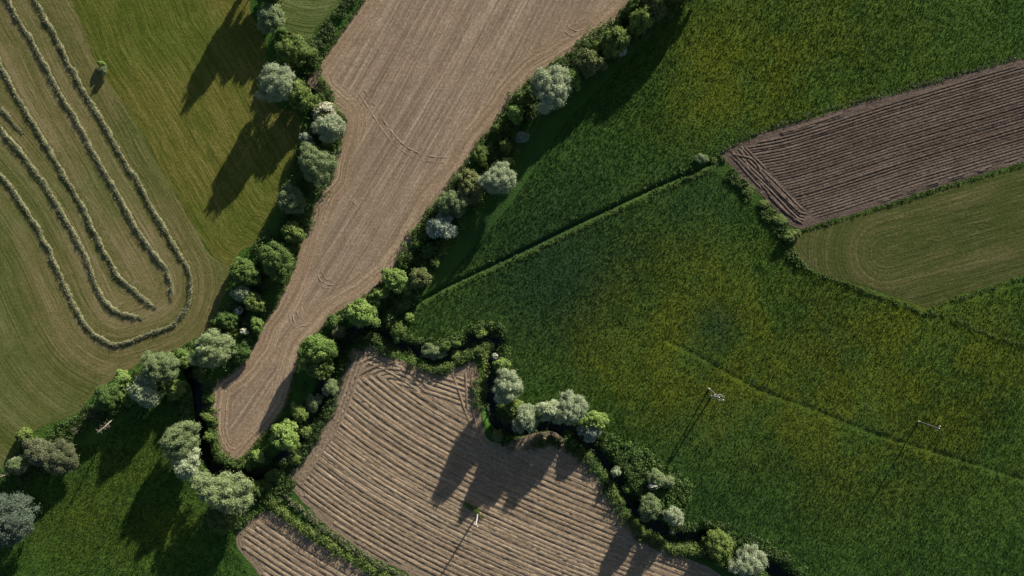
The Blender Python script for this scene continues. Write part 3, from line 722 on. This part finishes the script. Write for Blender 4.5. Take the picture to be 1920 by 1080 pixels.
# --- right side field corner
A(1317,297,9,'olive',1.0,'pale low shrub at the upper end of the meadow ditch')
A(1343,300,10,'mid',0.9,'green low shrub between the ditch end and the dark plough land')
A(1404,357,9,'mid',0.7,'low bush along the left edge of the dark plough land, upper of two')
A(1433,382,9,'mid',0.7,'low bush along the left edge of the dark plough land, lower of two')
A(1463,413,11,'mid',0.8,'low spreading bush near the lower corner of the dark plough land')
A(1480,443,10,'mid',1.6,'round little bush at the corner between plough land and mown strip')
A(1494,437,7,'mid',1.2,'tiny bush touching the lower corner of the dark plough land')
A(189,119,6,'bright',1.5,'yellow-green bush on the hay field border, upper of two')
A(194,131,7,'olive',1.7,'grey-green bush on the hay field border, lower of two')
# --- trees standing just beyond the top edge whose shadows fall into view
A(466,-46,30,'mid',8.2,'tall tree beyond the top edge casting the long shadow on the mown meadow',sx=0.75)
A(500,-18,24,'darkl',5.5,'dark tree beyond the top edge beside the raked plot')
A(1275,-36,34,'mid',8.6,'tall tree beyond the top edge at the end of the east hedge')
A(1318,-70,30,'mid',8.6,'tall tree beyond the top edge casting shade on the upper meadow')

# ------------------------------------------------------------------ dead trees and bare shrubs
def bare_tree(px, py, h, label, r0, seed, mat, low=0.45, n=9, spread=0.35, nm='dead_tree', cat='dead tree', lean=(0, 0)):
    rr = random.Random(seed); c = P([(px, py)])[0]; zb = float(height(c[None])[0])
    e = tag(empty(nm, (c[0], c[1], zb)), label, cat)
    b = MB(); pts = []; 
    for i in range(7):
        t = i/6; pts.append((lean[0]*t + rr.uniform(-.06, .06), lean[1]*t + rr.uniform(-.06, .06), h*t - (0.1 if i == 0 else 0)))
    b.tube(pts, [r0*(1-0.85*i/6) for i in range(7)], 8); b.build('trunk', mat, e)
    for i in range(n):
        t = low + (0.97-low)*i/max(1, n-1); a = rr.uniform(0, 6.28); L = h*spread*rr.uniform(.5, 1.1)*(1.15-t*.5)
        k = min(5, int(t*6)); f = t*6-k; o = Vector(pts[k]).lerp(Vector(pts[k+1]), f)
        m = o + Vector((math.cos(a)*L*.5, math.sin(a)*L*.5, L*.22)); en = o + Vector((math.cos(a)*L, math.sin(a)*L, L*rr.uniform(.35, .7)))
        bb = MB(); bb.tube([o, m, en], [r0*.2, r0*.12, r0*.04], 5)
        for j in range(3):
            a2 = a + rr.uniform(-1, 1); s = o.lerp(en, rr.uniform(.4, .9)); bb.tube([s, s + Vector((math.cos(a2), math.sin(a2), .5))*L*.4], [r0*.1, r0*.03], 4)
        bb.build('branch', mat, e)
    return e
bare_tree(217,782,7.6,'bleached standing dead tree between the hay field and the dark bottom-left meadow',0.2,4,M['deadwood'],0.45,30,0.13,lean=(0.7,-1.7))
bare_tree(26,884,6.0,'pale bare dead tree at the left edge beside the cream-flowering shrub',0.2,9,M['deadwood'],0.3,12,0.4)
bare_tree(1199,1018,3.4,'thin bare sapling on the clipped hedge at the lower right of the ridged field',0.09,12,M['deadwood'],0.6,4,0.2,'bare_sapling','sapling')
bare_tree(183,778,2.2,'grey leafless thicket beside the bleached dead tree',0.09,21,M['twig'],0.05,22,0.75,'leafless_shrub','shrub')
bare_tree(150,806,1.6,'low leafless twigs on the bank left of the dead tree',0.07,23,M['twig'],0.05,18,0.9,'leafless_shrub','shrub')
bare_tree(637,626,2.8,'bare brown twigs sticking out beside the tan field neck',0.08,31,M['twig'],0.05,18,0.4,'leafless_shrub','shrub')

# ------------------------------------------------------------------ hedges, undergrowth, verges
allp = [f[1] for f in FIELDS.values()]
def in_fields(q, marg=0.0):
    r = np.zeros(len(q), bool)
    for b in allp:
        lo, hi = b.min(0)-1, b.max(0)+1
        m = (q[:, 0] > lo[0]) & (q[:, 0] < hi[0]) & (q[:, 1] > lo[1]) & (q[:, 1] < hi[1]) & ~r
        if m.any():
            i = np.flatnonzero(m); ii = inside(q[i], b)
            if marg > 0:
                jj = np.flatnonzero(~ii)
                if len(jj): ii[jj] = pdist(q[i[jj]], b, True)[0] < marg
            r[i] = ii
    return r
def clump_mesh(name, c, r, hz, per, L, wd, mat, spiky=0.7):
    n = len(c); idx = np.repeat(np.arange(n), per); m = len(idx)
    d = unit(m); d[:, 2] = np.abs(d[:, 2])
    p = np.column_stack([c[idx], height(c)[idx]]) + d*np.column_stack([r[idx], r[idx], hz[idx]])*rng.uniform(.55, 1.05, (m, 1))
    V, F = leaves(p, unit(m), L*rng.uniform(.6, 1.4, m), wd*rng.uniform(.6, 1.4, m), d + spiky*unit(m) + np.array([0, 0, 0.3]))
    return mesh_np(name, V, F, mat)
def corridor(name, label, px, half, n, mat, rr=(0.45, 1.1), hh=(0.5, 1.7), per=26, L=0.34, wd=0.22, marg=0.25, creek=1.15, cat='undergrowth', kind='stuff', nz=0.42):
    ln = smooth(P(px), 1.0); t = np.gradient(ln, axis=0); t /= np.linalg.norm(t, axis=1)[:, None]; nr = np.stack([-t[:, 1], t[:, 0]], 1)
    i = rng.integers(0, len(ln), n); c = ln[i] + nr[i]*(rng.uniform(-1, 1, n)*half)[:, None] + rng.normal(0, .4, (n, 2))
    ok = ~in_fields(c, marg) & (pdist(c, cr_s)[0] > creek) & (vnoise(c, 0.35) > nz - 0.12*rng.random(n))
    c = c[ok]; m = len(c); k = rng.random(m)
    r = rr[0] + (rr[1]-rr[0])*k**1.5; hz = hh[0] + (hh[1]-hh[0])*(0.6*k + 0.4*vnoise(c, 0.2))
    return tag(obj(name, clump_mesh(name, c, r, hz, per, L, wd, mat)), label, cat, kind=kind)
C = corridor
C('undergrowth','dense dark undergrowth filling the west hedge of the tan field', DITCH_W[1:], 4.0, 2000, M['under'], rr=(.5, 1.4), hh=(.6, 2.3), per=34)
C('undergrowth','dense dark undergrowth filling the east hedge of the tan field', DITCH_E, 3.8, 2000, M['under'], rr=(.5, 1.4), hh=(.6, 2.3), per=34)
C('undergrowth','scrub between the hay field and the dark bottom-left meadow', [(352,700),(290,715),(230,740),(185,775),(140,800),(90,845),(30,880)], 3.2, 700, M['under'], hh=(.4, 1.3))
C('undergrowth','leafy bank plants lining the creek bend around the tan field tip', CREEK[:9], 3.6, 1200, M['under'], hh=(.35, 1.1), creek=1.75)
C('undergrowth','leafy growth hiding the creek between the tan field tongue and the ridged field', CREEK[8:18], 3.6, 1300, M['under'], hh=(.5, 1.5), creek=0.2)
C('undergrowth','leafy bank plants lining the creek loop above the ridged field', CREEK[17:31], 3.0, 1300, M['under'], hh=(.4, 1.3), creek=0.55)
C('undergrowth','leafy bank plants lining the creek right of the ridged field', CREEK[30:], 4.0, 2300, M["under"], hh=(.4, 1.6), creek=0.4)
C('undergrowth','dark green nettle patch beside the lower creek under the twin pole shadow', [(1130,850),(1165,862),(1200,880),(1235,915),(1285,935)], 4.0, 600, M['darkl'], hh=(.5, 1.2), nz=.3)
C('undergrowth','rough green strip between the creek bend and the two ridged fields', [(540,900),(510,925),(480,955),(450,985)], 2.2, 380, M['under'], hh=(.3, .8), marg=0.1)
C('undergrowth','low weeds on the left edge of the dark plough land', LIPM[:6], 1.5, 520, M['under'], rr=(.3, .8), hh=(.2, .8), marg=0.05)
C('undergrowth','weedy fringe on the right side of the raked plot at the top', [(655,-8),(627,35),(597,81),(566,128)], 1.6, 360, M['under'], hh=(.4, 1.2))
C('undergrowth','tall weeds along both lips of the meadow ditch', DITCH_M[1:], 0.9, 260, M['under'], rr=(.2, .4), hh=(.15, .35), per=14, nz=.55)

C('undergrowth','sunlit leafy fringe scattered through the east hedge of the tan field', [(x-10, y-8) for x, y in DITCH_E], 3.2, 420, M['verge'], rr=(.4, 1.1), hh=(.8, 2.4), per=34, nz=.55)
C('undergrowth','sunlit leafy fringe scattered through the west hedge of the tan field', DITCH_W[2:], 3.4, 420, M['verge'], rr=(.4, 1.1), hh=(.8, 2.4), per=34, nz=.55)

def hedge(label, px, half, h, mat, n, nm='hedge'):
    ln = smooth(P(px), 0.5); t = np.gradient(ln, axis=0); t /= np.linalg.norm(t, axis=1)[:, None]; nr = np.stack([-t[:, 1], t[:, 0]], 1)
    i = rng.integers(0, len(ln), n); c = ln[i] + nr[i]*(rng.normal(0, .5, n)*half*0.75)[:, None]
    k = 0.65 + 0.5*vnoise(c, 0.5)
    o = obj(nm, clump_mesh(nm, c, np.full(n, half*.7)*k, h*k*rng.uniform(.7, 1.05, n), 30, 0.30, 0.20, mat))
    return tag(o, label, 'hedge')
hedge('low green hedge right of the ridged field, long upper piece', [(1102,848),(1118,866),(1140,900),(1158,928),(1170,946)], 1.05, 1.5, M['hedge'], 90)
hedge('low green hedge right of the ridged field, long lower piece', [(1173,958),(1190,982),(1206,997),(1224,1010)], 1.05, 1.5, M['hedge'], 70)
hedge('short low hedge piece near the bottom corner of the ridged field', [(1238,1014),(1250,1022),(1261,1030)], 1.0, 1.4, M['hedge'], 36)
hedge('low hedge running to the mid green tree at the bottom', [(1272,1024),(1290,1029),(1318,1032)], 1.25, 1.6, M['hedge'], 60)
hedge('stub of low hedge under the four silver willows', [(1062,810),(1070,822),(1077,832)], 1.0, 1.5, M['hedge'], 30)
hedge('curved low hedge at the upper left corner of the ridged field', [(694,628),(712,638),(728,650),(745,660),(768,664),(776,680)], 1.1, 1.7, M['hedge'], 100)
hedge('low hedge following the top of the ridged field', [(790,684),(812,690),(840,684),(868,672),(884,658)], 1.1, 1.5, M['hedge'], 90)
hedge('upright leafy hedge at the upper right corner of the ridged field', [(888,654),(903,654),(911,672),(911,700),(907,735)], 1.0, 1.7, M['hedge'], 90)
hedge('left row of the double hedge between the two ridged fields', [(512,942),(540,968),(575,992),(610,1014),(650,1040),(690,1062),(730,1086)], 1.4, 1.6, M['hedge'], 190)
hedge('right row of the double hedge between the two ridged fields', [(535,925),(552,945),(578,966),(610,992),(645,1018),(690,1046),(740,1072),(780,1092)], 0.85, 0.9, M['weeds'], 170)

def verge(label, px, half, n, mat, hh=(0.3, 0.6)):
    ln = smooth(P(px), 0.6); i = rng.integers(0, len(ln), n); c = ln[i] + rng.normal(0, half*.6, (n, 2))
    k = vnoise(c, 0.8)
    o = obj('verge_grass', clump_mesh('verge_grass', c, 0.16+0.3*k, hh[0]+(hh[1]-hh[0])*k, 14, 0.30, 0.10, mat, 1.2))
    return tag(o, label, 'grass', kind='stuff')
verge('bright grass lip on the lower side of the meadow ditch', [(x+5, y+9) for x, y in DITCH_M[1:-1]], 0.35, 300, M['verge'], (.1, .24))
verge('bright grass lip of the meadow along the pale mown strip', LIPM[4:10], 0.4, 260, M['verge'], (.15, .35))
verge('grass lip curving off across the meadow at the right edge', LIPM[9:], 0.5, 200, M['verge'], (.15, .35))
verge('grass margin along the upper edge of the dark plough land', [(1356,283),(1440,242),(1607,191),(1773,145),(1920,103),(2080,56)], 0.45, 420, M['weeds'], (.12, .3))
verge('grass balk between the dark plough land and the pale mown strip', [(1508,431),(1533,424),(1680,380),(1727,364),(1920,307),(2080,258)], 0.4, 380, M['verge'], (.12, .3))
verge('dark grass margin below the pale mown strip', [(1742,580),(1800,559),(1920,521),(2080,468)], 0.5, 220, M['under'], (.15, .3))
verge('grass fringe along the right border of the tan field', TAN[26:47], 0.35, 900, M['verge'], (.2, .5))
verge('grass fringe along the left border of the tan field', TAN[0:19], 0.35, 900, M['verge'], (.2, .5))
verge('grass fringe around the tan field tip', TAN[18:27], 0.4, 500, M['verge'], (.2, .6))
verge('dry weeds on the left border of the ridged field', POT[36:], 0.4, 300, M['weeds'], (.15, .4))
verge('grass crest along the faint track across the right meadow', [(x, y-9) for x, y in TRACK[1:]], 0.5, 200, M['under'], (.08, .22))
vp = P([(879,948),(886,952),(893,958),(900,966)])
verge('tuft of tall grass at the foot of the lone pole in the ridged field', [(876,946),(886,952),(895,959),(901,965)], 0.55, 60, M['verge'], (.4, .9))

# ------------------------------------------------------------------ windrows of cut hay
def windrow(px, label, half=0.44, h=0.25, taper=6):
    ln = smooth(P(px), 0.35); n = len(ln); t = np.gradient(ln, axis=0); t /= np.linalg.norm(t, axis=1)[:, None]; nr = np.stack([-t[:, 1], t[:, 0]], 1)
    ln = ln + nr*wobble(n, 0.10, 6)[:, None]
    ends = np.clip(np.minimum(np.arange(n), np.arange(n)[::-1])/taper, 0.12, 1)
    hw = half*(1 + wobble(n, 0.22, 4))*(.5+.5*ends); hh = h*(1 + wobble(n, 0.22, 3))*ends
    zb = 0.10*(vnoise(ln, 0.05)-0.5)+0.05
    cs = [(-1, 0), (-.72, .62), (-.25, .98), (.28, 1.0), (.74, .6), (1, 0)]; V = []
    for a, b in cs:
        V.append(np.column_stack([ln + nr*(a*hw*(1+.18*rng.normal(0, 1, n)))[:, None], zb + b*hh*(1+.2*rng.normal(0, 1, n))]))
    V = np.concatenate(V); F = []
    i = np.arange(n-1)
    for k in range(5): F.append(np.stack([i+k*n, i+k*n+1, i+(k+1)*n+1, i+(k+1)*n], 1)[:, ::-1])
    F = np.concatenate(F)
    m = n*42; j = rng.integers(0, n, m); u = np.clip(rng.normal(0, .5, m), -1.15, 1.15)
    p = np.column_stack([ln[j] + nr[j]*(u*hw[j])[:, None] + rng.normal(0, 1, (m, 2))*rng.choice([.1, .45], m, p=[.85, .15])[:, None], zb[j] + hh[j]*np.clip(1-u*u, .02, 1)*rng.uniform(.8, 1.15, m)])
    tw = np.column_stack([t[j], np.zeros(m)])*rng.choice([-1, 1], m)[:, None]; sd = np.column_stack([nr[j]*u[:, None], np.full(m, .35)])
    V2, F2 = leaves(p, nrmz(tw*0.4 + sd + .8*unit(m)), rng.uniform(.15, .4, m), rng.uniform(.05, .12, m))
    me = mesh_np('hay_windrow', np.concatenate([V, V2]), np.concatenate([F, F2 + len(V)]), M['straw'])
    return tag(obj('hay_windrow', me), label, 'windrow', 'windrows of cut hay on the left field')
windrow(W1, 'longest hay windrow, looping round the bottom and enclosing the others')
windrow(W2, 'straight hay windrow next inside the right arm of the outer loop')
windrow(W3, 'hay windrow ending in the middle, between the straight one and the bent one')
windrow(W4, 'hay windrow inside the left arm of the loop, bending right at its foot')
windrow(W5, 'short broken hay windrow by the left edge of the photo', 0.38, 0.2, 14)

# ------------------------------------------------------------------ power poles
def pole_at(px, py, nm, label):
    c = P([(px, py)])[0]; return tag(empty(nm, (c[0], c[1], float(height(c[None])[0]))), label, 'utility pole')
def insulator(b, x, y, z):
    b.tube([(x, y, z), (x, y, z+.08)], [.03, .03], 6); b.tube([(x, y, z+.08), (x, y, z+.13), (x, y, z+.2), (x, y, z+.26), (x, y, z+.32)], [.07, .13, .08, .12, .05], 8)
e = pole_at(1331.4, 736.4, 'twin_leg_pole', 'A-frame power pole with two pale legs standing in the right meadow')
A1 = Vector((-0.28, 0.83, 0)); A2 = Vector((0.27, -0.83, 0)); TZ = 6.3
for a in (A1, A2):
    b = MB(); b.tube([a + Vector((0, 0, -.3)), a*.6 + Vector((0, 0, TZ*.5)), a*.2 + Vector((0, 0, TZ))], [.17, .15, .12], 9); lg = b.build('leg', M['shaft'], e)
    b = MB(); b.tube([a + Vector((0, 0, -.2)), a + Vector((0, 0, .35)), a + Vector((0, 0, .5))], [.27, .25, .2], 9); b.build('footing', M['pole'], lg)
b = MB(); b.box((0, 0, 3.1), (0.12, 1.25, 0.14), math.radians(18)); b.build('brace', M['steel'], e, False)
ca = math.radians(-30)
b = MB(); b.box((0, 0, TZ-.05), (2.1, .09, .09), ca); b.box((0.2, 0.1, TZ-.75), (1.3, .07, .07), ca+.5); b.build('crossarm', M['steel'], e, False)
for s in (-1.05, 0.0, 1.05):
    b = MB(); insulator(b, math.cos(ca)*s, math.sin(ca)*s, TZ+.03); b.build('insulator', M['porcelain'], e)
b = MB(); b.tube([(.62*math.cos(t)+.35, .62*math.sin(t)-.05, TZ-.45) for t in [i*math.pi*2/14 for i in range(12)]], [.055]*12, 6); b.build('switch_arm', M['steel'], e)
b = MB(); b.tube([(.1, .1, TZ-.1), (.8, .3, TZ+.25), (1.15, -.1, TZ+.2), (.95, -.5, TZ-.1), (.4, -.65, TZ-.3)], [.04]*5, 6); b.build('jumper', M['steel'], e)
b = MB(); b.box((0.05, 0.0, TZ-1.5), (.35, .28, .5), ca); b.build('switch_box', M['steel'], e, False)

e = pole_at(1722.2, 790.7, 'power_pole', 'single thin power pole far right in the lower meadow')
b = MB(); b.tube([(0, 0, -.3), (0, 0, 3.5), (0, 0, 7.1)], [.17, .15, .12], 9); b.build('pole', M['shaft'], e)
b = MB(); b.tube([(0, 0, -.2), (0, 0, .35), (0, 0, .5)], [.27, .25, .2], 9); b.build('footing', M['pole'], e)
b = MB(); b.box((0, 0, 6.85), (1.1, .1, .1), math.radians(60)); b.build('crossarm', M['steel'], e, False)
for s in (-.5, 0, .5):
    b = MB(); insulator(b, math.cos(math.radians(60))*s, math.sin(math.radians(60))*s, 6.9 if s else 7.1); b.build('insulator', M['porcelain'], e)
e = pole_at(895.7, 963.3, 'power_pole', 'white power pole rising from the grass tuft in the ridged field')
b = MB(); b.tube([(0, 0, -.3), (0, 0, 3.6), (0, 0, 7.3)], [.18, .15, .12], 10); b.build('pole', M['pole'], e)
b = MB(); b.box((0, 0, 7.0), (.9, .1, .1), math.radians(-35)); b.build('crossarm', M['steel'], e, False)
for s in (-.4, .4):
    b = MB(); insulator(b, math.cos(math.radians(-35))*s, math.sin(math.radians(-35))*s, 7.05); b.build('insulator', M['porcelain'], e)

# ------------------------------------------------------------------ standing grass of the meadows
def grass(name, label, poly, dens, hh, wd=0.13):
    b = P(poly); lo, hi = b.min(0), b.max(0); n = int((hi-lo).prod()*dens)
    c = rng.uniform(lo, hi, (n, 2)); c = c[inside(c, b)]; c = c[~in_fields(c)]
    c = c[(pdist(c, cr_s)[0] > 1.9) & (pdist(c, dm_s)[0] > 0.55) & (pdist(c, de_s)[0] > 2.0) & (pdist(c, tr_s)[0] > .35)]
    kx = vnoise(c, 0.9)*.4 + vnoise(c, 2.2)*.6; c = c[kx > 0.22]; n = len(c)
    hg = (hh[0] + (hh[1]-hh[0])*np.clip(vnoise(c, 1.3)*.7 + vnoise(c, 0.06)*.5 - .1, 0, 1))
    per = 4; idx = np.repeat(np.arange(n), per); m = n*per
    base = np.column_stack([c, height(c)])[idx]; base[:, :2] += rng.normal(0, .07, (m, 2))
    an = rng.uniform(0, 6.283, m); ln = rng.uniform(.15, .8, m); hv = hg[idx]*rng.uniform(.6, 1.1, m)
    tip = base + np.column_stack([np.cos(an)*ln*hv, np.sin(an)*ln*hv, hv])
    a2 = an + 1.57 + rng.normal(0, .5, m); sd = np.column_stack([np.cos(a2), np.sin(a2), np.zeros(m)])*(wd*rng.uniform(.6, 1.3, m)*.5)[:, None]
    V = np.stack([base-sd, base+sd, tip], 1).reshape(-1, 3)
    me = mesh_np(name, V, np.arange(3*m).reshape(m, 3), M['blade'])
    at = me.color_attributes.new('tint', 'FLOAT_COLOR', 'POINT'); at.data.foreach_set('color', np.repeat(np.repeat(tint(c), per, 0), 3, 0).ravel())
    return tag(obj(name, me), label, 'grass', kind='stuff')
grass('meadow_grass', 'tall dark green meadow grass above the ditch on the right', [(1330,-60),(1230,60),(1060,230),(960,380),(810,555),(1000,460),(1335,305),(1365,275),(1620,185),(1990,82),(1990,-60)], 11.0, (.10, .34), 0.10)
grass('meadow_grass', 'yellow-flecked meadow grass below the ditch on the right', [(760,590),(1000,470),(1335,315),(1420,385),(1480,440),(1500,495),(1735,590),(1990,510),(1990,1120),(1500,1120),(1270,1000),(1110,830),(940,800),(925,640),(780,665)], 11.0, (.10, .34), 0.10)
grass('meadow_grass', 'shadowed meadow grass in the bottom-left corner', [(365,740),(300,740),(180,830),(-60,900),(-60,1120),(480,1120),(440,1010),(370,880)], 11.0, (.10, .34), 0.10)
